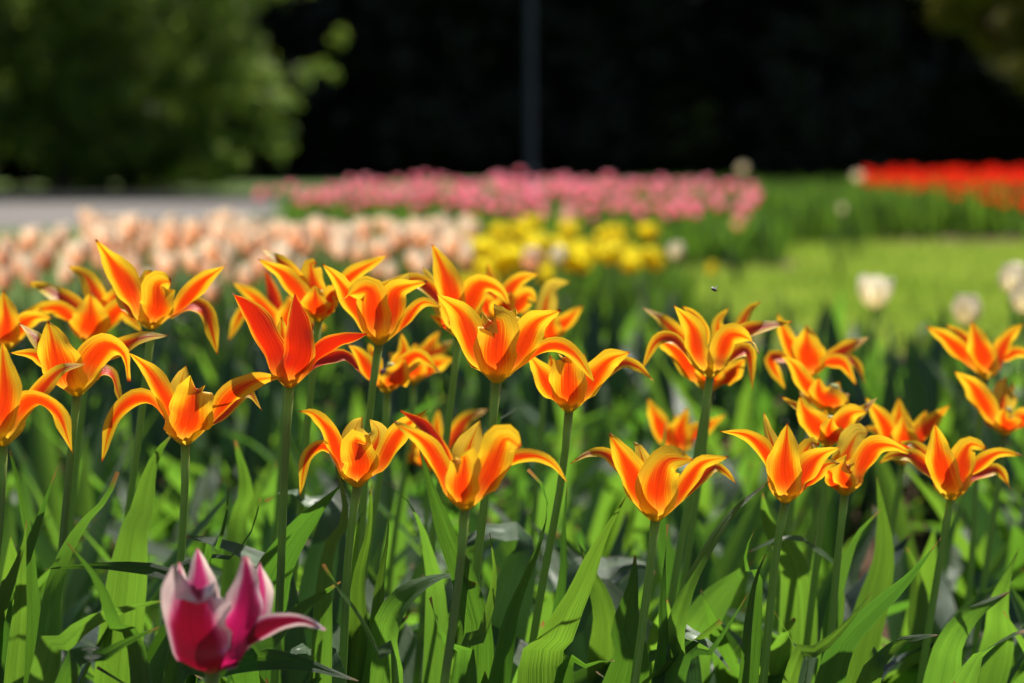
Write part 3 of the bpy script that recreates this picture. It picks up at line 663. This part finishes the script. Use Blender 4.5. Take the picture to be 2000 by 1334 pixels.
# ------------------------------------------------------------------ leaves of the front plants, drawn one by one
# (depth, width px, roll deg, [(x, y) lowest -> tip], material, fold)
LV = [
 (1.2, 34, 45, [(2, 1240), (40, 1120), (78, 1010), (112, 912)], 'leaf'), (1.24, 84, 20, [(95, 1334), (108, 1145), (157, 1035), (206, 977), (229, 921)], 'leaf_b'),
 (1.13, 48, 25, [(275, 1350), (224, 1225), (190, 1135), (131, 1059)], 'leaf'), (1.22, 40, 0, [(380, 1200), (320, 1122), (240, 1106), (150, 1106), (86, 1112)], 'leaf'),
 (1.14, 60, 20, [(80, 1345), (122, 1262), (192, 1208), (290, 1178), (335, 1172)], 'leaf_b'), (1.1, 66, 10, [(120, 1360), (196, 1285), (266, 1245), (311, 1225)], 'leaf'),
 (1.18, 38, 35, [(30, 1300), (40, 1150), (52, 1015)], 'leaf_b'), (1.2, 50, 10, [(-20, 1334), (-5, 1200), (30, 1110), (52, 1040)], 'leaf_b'), (1.3, 46, 10, [(60, 1150), (45, 1000), (20, 880)], 'leaf'),
 (1.22, 20, 40, [(395, 1150), (425, 1070), (443, 1000), (446, 926)], 'leaf'), (1.22, 22, 40, [(400, 1160), (440, 1100), (488, 1043), (509, 973)], 'leaf'),
 (1.3, 92, 10, [(500, 1334), (525, 1150), (570, 1060), (630, 985), (700, 915)], 'leaf'), (1.32, 52, 75, [(560, 1180), (500, 1096), (430, 1062), (360, 1047)], 'leaf_g'),
 (1.16, 66, 25, [(480, 1345), (525, 1250), (577, 1195), (630, 1159), (665, 1136)], 'leaf'), (1.2, 76, 62, [(640, 1345), (615, 1290), (585, 1262), (560, 1300)], 'leaf_g'),
 (1.34, 78, 5, [(250, 1120), (275, 1000), (300, 900), (338, 846)], 'leaf_b'), (1.18, 40, 20, [(625, 1340), (640, 1090), (674, 1018), (665, 940), (637, 872)], 'leaf_b'),
 (1.26, 24, 30, [(690, 1120), (711, 1000), (728, 945)], 'leaf'), (1.26, 50, 5, [(690, 1340), (700, 1140), (720, 1040), (724, 955)], 'leaf_b'), (1.27, 44, 10, [(722, 1334), (741, 1150), (756, 1060), (760, 1000)], 'leaf_b'),
 (1.33, 58, 15, [(850, 1250), (835, 1080), (800, 985), (745, 941)], 'leaf_b'), (1.24, 56, 30, [(930, 1345), (915, 1160), (878, 1061), (850, 980), (818, 872)], 'leaf'),
 (1.25, 116, 10, [(735, 1360), (755, 1225), (800, 1160), (880, 1122), (930, 1140)], 'leaf_b'), (1.22, 58, 25, [(975, 1350), (1000, 1200), (1052, 1070), (1070, 995), (1058, 945), (1031, 917)], 'leaf'),
 (1.19, 44, 30, [(890, 1345), (940, 1240), (966, 1130), (956, 1040)], 'leaf_b'), (1.22, 88, 18, [(1060, 1370), (1090, 1240), (1135, 1145), (1165, 1075), (1223, 969)], 'leaf_b'),
 (1.17, 66, 30, [(905, 1345), (880, 1270), (855, 1220), (840, 1167)], 'leaf'), (1.27, 92, 5, [(1215, 1370), (1220, 1230), (1236, 1140), (1240, 1084)], 'leaf'),
 (1.35, 68, 12, [(1185, 1340), (1180, 1200), (1150, 1110), (1130, 1060)], 'leaf_b'), (1.15, 42, 20, [(775, 1350), (741, 1276), (700, 1200), (660, 1150), (631, 1102)], 'leaf_b'),
 (1.42, 17, 20, [(964, 880), (973, 824), (1007, 799), (1044, 794)], 'leaf'), (1.3, 26, 30, [(1090, 1200), (1100, 1050), (1108, 940)], 'leaf'),
 (1.24, 74, 20, [(1300, 1340), (1325, 1200), (1365, 1100), (1430, 1002), (1504, 940)], 'leaf_b'), (1.28, 22, 40, [(1480, 1200), (1462, 1124), (1456, 1080), (1474, 1034)], 'leaf'),
 (1.2, 32, 25, [(1450, 1345), (1460, 1220), (1476, 1132), (1496, 1082)], 'leaf'), (1.15, 22, 40, [(1325, 1350), (1380, 1284), (1424, 1220), (1462, 1158)], 'leaf'),
 (1.17, 38, 30, [(1540, 1345), (1600, 1272), (1652, 1220), (1702, 1158)], 'leaf_b'), (1.23, 56, 35, [(1615, 1350), (1655, 1250), (1712, 1190), (1776, 1128), (1838, 1050)], 'leaf'),
 (1.2, 58, 20, [(1690, 1350), (1715, 1295), (1765, 1252), (1832, 1240)], 'leaf_b'), (1.22, 92, 15, [(1870, 1360), (1915, 1285), (1965, 1245), (2010, 1228)], 'leaf_b'),
 (1.34, 74, 20, [(1836, 1345), (1858, 1255), (1900, 1200), (1972, 1156)], 'leaf_b'), (1.5, 84, 5, [(1790, 1334), (1795, 1210), (1790, 1130), (1772, 1070)], 'leaf_b'),
 (1.38, 34, 20, [(1610, 1300), (1635, 1160), (1672, 1050), (1722, 994)], 'leaf_b'), (1.25, 30, 30, [(1572, 1345), (1552, 1265), (1512, 1194)], 'leaf_b'),
 (1.25, 66, 72, [(1330, 1300), (1350, 1245), (1390, 1262), (1430, 1315)], 'leaf_g'), (1.24, 34, 25, [(1285, 1345), (1294, 1180), (1304, 1024)], 'leaf'),
 (1.42, 98, 5, [(1330, 1334), (1370, 1220), (1420, 1150), (1475, 1090)], 'leaf_b'), (1.4, 46, 30, [(1640, 1200), (1590, 1070), (1530, 1050), (1460, 1080)], 'leaf_b'),
 (1.62, 30, 15, [(1285, 1000), (1292, 900), (1302, 820)], 'leaf'), (1.45, 60, 10, [(1700, 1200), (1725, 1090), (1722, 1000), (1712, 930)], 'leaf_b'),
 (1.5, 60, 10, [(460, 1100), (480, 960), (460, 860)], 'leaf_b'), (1.45, 60, 70, [(1010, 1130), (980, 1040), (930, 1050), (880, 1080)], 'leaf_g'),
 (1.5, 64, 65, [(1130, 1180), (1190, 1110), (1250, 1100), (1280, 1120)], 'leaf_g'), (1.42, 70, 68, [(640, 1080), (600, 980), (560, 960), (520, 980)], 'leaf_g'),
 (1.45, 70, 5, [(1560, 1200), (1500, 1020), (1490, 960)], 'leaf_b'), (1.4, 66, 8, [(1930, 1334), (1950, 1180), (1990, 1070)], 'leaf_b'),
 (1.15, 70, 15, [(330, 1360), (420, 1300), (560, 1290), (700, 1330)], 'leaf'), (1.2, 70, 20, [(1100, 1370), (1150, 1300), (1200, 1290)], 'leaf'),
]
def view_side(p, T, roll):
    v = (p - Vector((0, 0, H))).normalized()
    S = T.cross(v).normalized()
    return Matrix.Rotation(R(roll), 3, T) @ S
def leaf_from(parent, spine, hw, roll, mat, seed, keel=.25, th0=.75, th1=.25, nv=34, nu=8, ripple=.17):
    i = max(1, len(spine) // 2)
    T = (spine[-1] - spine[1]).normalized()
    S0 = view_side(spine[i], T, roll)
    nh = (sdir - (spine[i] - Vector((0, 0, H))).normalized()).normalized()
    gl = mat is M['leaf_g']
    if gl: hw *= 1.35
    sf = (lambda v, T: T.cross(nh)) if gl else (lambda v, T: S0)
    rn = random.Random(seed)
    V, F, UV = sheet(spine, hw, LEAF_W, sf, lambda v: th0 + (th1 - th0) * v, nv, nu, ripple=ripple, seed=seed, twist=0 if gl or roll == 0 else rn.choice((-.3, .4, .8, -.7)), keel=-keel * rn.uniform(.2, 1.3), side_t=True)
    return link('leaf', V, F, mat, parent, UV)
near = [k for k in PLANTS]
for i, L in enumerate(LV):
    D, wpx, roll, pts, mat = L
    low = at(pts[0][0], pts[0][1], D)
    key = min(near, key=lambda k: (PLANTS[k][1] - Vector((low.x - .03, low.y, 0))).length)
    t, g, b, _ = PLANTS[key]
    n = len(pts); sp = []
    sp.append(g + (Vector((low.x, low.y, 0)) - g) * .15 + Vector((0, 0, .0)))
    for j, (x, y) in enumerate(pts):
        s = j / (n - 1)
        sp.append(at(x, y, D + .02 * math.sin(i * 1.7) * s - .012 * s))
    leaf_from(t, sp, wpx * PX(D) * .66, roll if i % 2 else -roll, M[mat], i * 31 + 5)
def rand_spine(g, az, L, spread, droop):
    d = Vector((math.cos(az), math.sin(az), 0)); out = []
    for s in (0, .25, .5, .75, 1):
        out.append(g + d * (L * spread * s ** 1.5 + .004) + Vector((0, 0, L * (s * math.sqrt(max(.1, 1 - spread ** 2 * .6)) - droop * s ** 3))))
    return out
def tangential_leaf(parent, g, az, L, spread, droop, hw, mat, seed, nv=14, nu=6, tw=.5):
    rn = random.Random(seed); S0 = Vector((-math.sin(az), math.cos(az), 0))
    V, F, UV = sheet(rand_spine(g, az, L, spread, droop), hw, LEAF_W, lambda v: S0, lambda v: .9 - .55 * v, nv, nu,
                     flip_in=-Vector((math.cos(az), math.sin(az), 0)), ripple=.14, seed=seed, twist=rn.uniform(-tw, tw))
    return link('leaf', V, F, mat, parent, UV)
for i, key in enumerate(near):
    t, g, b, D = PLANTS[key]
    rn = random.Random(i * 5 + 1)
    a0 = rn.uniform(0, 6.28)
    for q in range(5):
        hgt = rn.uniform(.30, .46)
        tangential_leaf(t, g, a0 + q * 1.3 + rn.uniform(-.3, .3), hgt, rn.uniform(.3, .8), rn.uniform(.05, .42), rn.uniform(.016, .027), M[rn.choice(('leaf', 'leaf', 'leaf_b', 'leaf_b', 'leaf_d'))], i * 9 + q, 22, 8, tw=1.0)
# ------------------------------------------------------------------ plants without a bloom, filling the bed
LEAFY = []
LPL = 'leafy tulip plant without a bloom among the tulips of the bed'
for k in range(8):
    t = empty('tulip_plant', (0, 0, 0)); tag(t, LPL, 'tulip plant', 'bloomless tulip plants filling the bed')
    rn = random.Random(100 + k); a0 = rn.uniform(0, 6.28)
    for q in range(6 if k % 2 else 7):
        tangential_leaf(t, Vector((rn.uniform(-.03, .03), rn.uniform(-.03, .03), 0)), a0 + q * 1.1 + rn.uniform(-.3, .3), rn.uniform(.2, .40), rn.uniform(.15, .85), rn.uniform(-.02, .4),
                        rn.uniform(.011, .024), M[rn.choice(('leaf', 'leaf', 'leaf', 'leaf_b', 'leaf_b', 'leaf_b', 'leaf_b', 'leaf_g'))], k * 17 + q, tw=1.1)
    register(t); LEAFY.append(t)
def place(protos, spots, rn, smin=.9, smax=1.12, f=lambda y: 1):
    for i, (x, y) in enumerate(spots):
        o = protos[i % len(protos)]
        if i < len(protos):
            o.location = (x, y, 0); o.rotation_euler = (0, 0, rn.uniform(0, 6.28)); s = rn.uniform(smin, smax) * f(y); o.scale = (s, s, s)
        else: copy_tree(o, (x, y, 0), rn.uniform(0, 6.28), rn.uniform(smin, smax) * f(y))
rn = random.Random(8)
spots = []
def far_enough(x, y, d): return all((x - a) ** 2 + (y - b) ** 2 > d * d for a, b in spots)
y = 1.12
while y < 4.6:
    hwid = .31 * y + .15
    n = int(hwid * 2 / ((.115 if y > 2.2 else .085) + .012 * y))
    for i in range(n):
        x = -hwid + 2 * hwid * (i + rn.uniform(.1, .9)) / n; yy = y + rn.uniform(-.05, .05)
        if y > 3.5 and x < .02 * y and y > 3.7: continue
        px = 1000 + x / yy * FPX
        if px > 1350 and y > 4.1 and rn.random() < .5: continue
        # a few bare soil gaps
        if any(abs(px - gx) < gw and abs(yy - gy) < gd for gx, gy, gw, gd in ((1230, 2.5, 75, .3), (1830, 2.5, 110, .45), (1685, 1.95, 60, .25), (1150, 1.9, 50, .2))): continue
        if all((x - q[1].x) ** 2 + (yy - q[1].y) ** 2 > .05 ** 2 for q in PLANTS.values()): spots.append((x, yy))
    y += (.15 if y > 2.2 else .11) + .01 * y
print('leafy plants', len(spots))
place(LEAFY, spots[:295], rn)
# darker upright plants towards the grass
DARK = []
for k in range(3):
    t = empty('tulip_plant', (0, 0, 0)); tag(t, 'dark bluish green upright tulip plant without a bloom behind the orange tulips', 'tulip plant', 'dark leaved tulip plants behind the orange tulips')
    r2 = random.Random(900 + k)
    for q in range(3): tangential_leaf(t, Vector((0, 0, 0)), -PI / 2 + q * 2.1 + r2.uniform(-.4, .4), r2.uniform(.34, .43), r2.uniform(.05, .22), r2.uniform(-.02, .05), r2.uniform(.016, .026), M['leaf_d'], k * 19 + q)
    register(t); DARK.append(t)
dspots = [(pxx_, D_) for pxx_, D_ in ((1400, 3.5), (1450, 3.7), (1565, 3.3), (1605, 3.1), (1700, 3.0), (1740, 2.7), (1810, 3.2), (1835, 2.9), (1160, 3.5), (1215, 3.6), (1300, 3.6), (1500, 3.4), (1900, 3.4), (1650, 3.6), (60, 3.1), (150, 3.0), (240, 3.2), (330, 2.9), (420, 3.1), (480, 2.7), (560, 3.1), (650, 3.0), (720, 3.2), (800, 2.9), (880, 3.1), (10, 2.8), (290, 2.6), (960, 3.2), (1060, 3.3))]
place(DARK, [((a - 1000) / FPX * d, d) for a, d in dspots], rn, .93, 1.05)
# ------------------------------------------------------------------ cup shaped tulips of the far beds
def cup_bloom(cx, h, r, mat, parent, z0, open_=0.0, seed=1, nv=8, nu=5, double=False):
    parts = []
    rn = random.Random(seed)
    for ring in range(2 if not double else 3):
        for k in range(3 if not double else 5):
            n = 3 if not double else 5
            a = 2 * PI * (k + .5 * ring) / n + rn.uniform(-.1, .1); d = Vector((math.cos(a), math.sin(a), 0)); sc_ = 1 - .12 * ring
            op = open_ + rn.uniform(-.1, .12)
            sp = [Vector((cx, 0, z0)) + d * .003, Vector((cx, 0, z0 + h * .18)) + d * r * .75 * sc_, Vector((cx, 0, z0 + h * .55)) + d * r * (1 + .3 * op) * sc_,
                  Vector((cx, 0, z0 + h * (1 + rn.uniform(-.06, .06)))) + d * r * (.62 + 1.3 * op) * sc_]
            parts.append(sheet(sp, r * (.92 if not double else .7), ROUND_W, lambda v, a=a: Vector((-math.sin(a), math.cos(a), 0)), lambda v: 1.15 - .5 * v, nv, nu, flip_in=-d, seed=seed + k))
    V, F, UV = merge(*parts)
    return link('bloom', V, F, mat, parent, UV)
def cup_tulip(name, mat, hz, label, group, seed, h=.062, r=.026, open_=0.0, double=False, leaves=3):
    t = tag(empty(name, (0, 0, 0)), label, 'tulip', group); rn = random.Random(seed)
    cup_bloom(0, h, r, mat, t, hz, open_, seed, double=double)
    V, F, UV = tube([Vector((0, 0, -.02)), Vector((.004, 0, hz * .5)), Vector((0, 0, hz + .002))], lambda v: .0035, 5, 6); link('stem', V, F, M['stem'], t, UV)
    for q in range(leaves):
        tangential_leaf(t, Vector((0, 0, 0)), q * 2.1 + rn.uniform(0, 1), rn.uniform(.7, .9) * hz, rn.uniform(.2, .5), rn.uniform(0, .15), rn.uniform(.015, .024), M['leaf_d' if name == 'peach_tulip' and q else 'far_leaf'], seed + q, 8, 3)
    return register(t)
def bed(protos, spots, rn, f=lambda y: 1): place(protos, spots, rn, .88, 1.08, f)
def scatter(n, fn, dmin, rn, tries=40):
    out = []
    for _ in range(n * tries):
        p = fn(rn)
        if p and all((p[0] - a) ** 2 + (p[1] - b) ** 2 > dmin * dmin for a, b in out): out.append(p)
        if len(out) >= n: break
    return out
def pxx(px, y): return (px - 1000) / FPX * y
# peach
def f_peach(r):
    y = 3.35 + 3.0 * r.random(); px = r.uniform(-140, 925)
    front = 3.45 + (0.55 if px > 600 else 0) + (.25 if 60 < px < 200 else 0)
    back = 4.5 if px < 170 else 5.7
    if px < 170 and r.random() < .3: return None
    if y < front or y > back: return None
    return pxx(px, y), y
PG = 'peach tulips in the bed behind the orange ones'
pr = [cup_tulip('peach_tulip', M['blush' if k == 1 else 'peach'], .43 + .012 * k, 'peach and cream tulip in the blurred band behind the orange tulips on the left', PG, 300 + k, .056, .019 + .001 * k, .12 + .08 * k) for k in range(4)]
sp_ = scatter(245, f_peach, .085, random.Random(2)); bed(pr, sp_, rn, lambda y: 1.0 - (y - 3.4) / 2.3 * .1); print('peach', len(sp_))
# yellow
def f_yel(r):
    y = r.uniform(4.15, 6.3); px = r.uniform(905, 1285)
    if y < 4.2 + (px - 925) / 375 * .5 or y > 5.9 - (px - 925) / 375 * .7: return None
    return pxx(px, y), y
YG = 'yellow tulips beside the peach ones'
yr = [cup_tulip('yellow_tulip', M['yellow'], .385 + .012 * k, 'bright yellow double tulip in the yellow patch beside the peach tulips', YG, 330 + k, .05, .032, .3, True) for k in range(3)]
sp_ = scatter(95, f_yel, .085, random.Random(3)); bed(yr, sp_, rn, lambda y: .97); print('yellow', len(sp_))
# pink
def f_pink(r):
    y = r.uniform(9.8, 16.5); px = r.uniform(500, 1480)
    if y < 9.8 + max(0, (1300 - px)) / 830 * 2.2 or y > 16.5 - 3.2 * ((px - 1020) / 500) ** 2: return None
    return pxx(px, y), y
KG = 'pink tulips of the back bed'
kr = [cup_tulip('pink_tulip', M['pink'], .36 + .012 * k, 'pink tulip in the blurred pink bed in front of the dark wood', KG, 360 + k, .06, .03, .38) for k in range(4)]
sp_ = scatter(280, f_pink, .15, random.Random(4)); bed(kr, sp_, rn, lambda y: .82 + (y - 10) / 6 * .2); print('pink', len(sp_))
# red
def f_red(r):
    y = r.uniform(11.2, 19); px = r.uniform(1690, 2060)
    if y < 15.8 - (px - 1690) / 310 * 3.4: return None
    return pxx(px, y), y
RG = 'red tulips of the far right bed'
er = [cup_tulip('red_tulip', M['scarlet'], .36 + .012 * k, 'scarlet tulip in the blurred red bed at the right edge', RG, 390 + k, .06, .036, .25) for k in range(3)]
sp_ = scatter(290, f_red, .11, random.Random(6)); bed(er, sp_, rn, lambda y: .6 + (y - 11.2) / 7.8 * .52); print('red', len(sp_))
# cream ones standing singly
def single(name, mat, px, py, D, label, group, h=.06, r=.028, open_=0.0, double=False, seed=1):
    top = at(px, py, D); o = cup_tulip(name, mat, top.z - h * .5, label, group, seed, h, r, open_, double, 2); o.location = (top.x, top.y, 0); return o
CG = 'cream tulips standing singly'
single('cream_tulip', M['cream'], 1450, 328, 11.5, 'round pale cream tulip standing high against the dark wood above the foliage', CG, seed=501, r=.036)
single('cream_tulip', M['cream'], 1676, 344, 10.5, 'round cream tulip at the left end of the red bed', CG, seed=502, r=.038)
single('cream_tulip', M['cream'], 1645, 408, 8.9, 'small dim pale tulip below the left end of the red bed', CG, seed=503, r=.018, h=.045)
single('cream_tulip', M['cream'], 1320, 490, 4.6, 'cream tulip at the right end of the yellow patch', CG, seed=504, r=.022, h=.05)
single('cream_tulip', M['cream'], 1708, 572, 3.1, 'wide open cream tulip above the grass with a dark leaf before it', CG, open_=.42, seed=505, r=.027)
single('cream_tulip', M['cream'], 1888, 606, 2.8, 'round cream tulip above the blurred star shaped orange one', CG, seed=506, r=.024, h=.052)
single('cream_tulip', M['cream'], 1978, 546, 3.0, 'upper cream tulip of the pair at the right edge', CG, seed=507, r=.024, h=.055)
single('cream_tulip', M['cream'], 2004, 585, 2.7, 'lower cream tulip of the pair cut by the right edge', CG, seed=508, r=.024, h=.052)
single('cream_tulip', M['cream'], 1090, 500, 4.0, 'cream tulip in front of the yellow patch, left one', CG, seed=509, r=.018, h=.045)
single('peach_tulip', M['peach'], 1108, 424, 7.4, 'single peach tulip between the yellow patch and the pink bed', PG, seed=510, r=.028)
single('peach_tulip', M['peach'], 1442, 436, 8.3, 'single peach tulip right of the pink bed, before the green foliage', PG, seed=511, r=.03)
single('peach_tulip', M['peach'], 1040, 508, 3.9, 'single peach tulip in front of the yellow patch', PG, seed=512, r=.024)
single('yellow_tulip', M['yellow'], 1390, 525, 5.2, 'small lone yellow bloom at the edge of the grass', YG, seed=513, r=.016, h=.04)
# far foliage of the beds: leaves past counting
def mass(name, label, n, fn, hmin, hmax, seed, hw=.02):
    rnd = random.Random(seed); parts = []
    for i in range(n):
        p = fn(rnd)
        if not p: continue
        az = rnd.uniform(0, 6.28); L = rnd.uniform(hmin, hmax)
        parts.append(sheet(rand_spine(Vector((p[0], p[1], 0)), az, L, rnd.uniform(.1, .45), rnd.uniform(-.05, .1)), hw * rnd.uniform(.7, 1.2), LEAF_W,
                           lambda v, az=az: Vector((-math.sin(az), math.cos(az), 0)), lambda v: .7, 4, 2, seed=i))
    V, F, UV = [], [], []
    for v, f, u in parts:
        o = len(V); V += v; UV += u; F += [tuple(i + o for i in q) for q in f]
    return tag(link(name, V, F, M['far_leaf'], None, UV), label, 'foliage', kind='stuff')
def f_backgreen(r):
    y = 11 + 7 * r.random(); px = r.uniform(1240, 2080)
    if y < 11.2 + max(0, px - 1400) / 600 * 2.2: return None
    return pxx(px, y), y
mass('tulip_foliage', 'dense green tulip foliage of the back right bed under the red tulips', 5200, f_backgreen, .3, .46, 61)
def f_pinkgreen(r):
    y = 9.7 + 6 * r.random() ** 1.3; px = r.uniform(560, 1530)
    if y < 9.8 + max(0, (1330 - px)) / 830 * 2.2: return None
    return pxx(px, y), y
mass('tulip_foliage', 'green tulip foliage under the pink tulips', 3900, f_pinkgreen, .24, .36, 62)
def f_midgreen(r):
    y = 4.6 + 3.6 * r.random() ** 1.3; px = r.uniform(600, 1330)
    x = pxx(px, y)
    if y > 6.8: return None
    return x, y
mass('tulip_foliage', 'green tulip foliage between the yellow patch and the orange tulips', 2200, f_midgreen, .24, .34, 63)
# ------------------------------------------------------------------ a small fly in the air
p = at(1395, 566, 1.3); fy = tag(empty('fly', p), 'tiny dark fly hovering above the upper right cluster of orange tulips', 'insect')
fx = Vector((.9, .2, -.35)).normalized()
V, F, UV = tube([p - fx * .0024, p, p + fx * .0024], lambda v: .0011 * math.sin(PI * (.1 + .8 * v)) + .0001, 8, 8); link('fly_body', V, F, M['anther'], fy, UV)
M['wing'] = plain('wing', (.5, .5, .48), (.6, .6, .55), 300, .3, (.5, .5, .5), .5, .05, .0002)
for s in (-1, 1):
    q = Vector((s * .6, .3 * s, .7)).normalized()
    V, F, UV = sheet([p, p + q * .0015, p + q * .0034], .0008, ROUND_W, lambda v: fx, lambda v: .1, 6, 4); link('wing', V, F, M['wing'], fy, UV)
for o in C.objects:
    if o.parent is None and o.type == 'MESH' and 'kind' not in o: print('untagged', o.name)
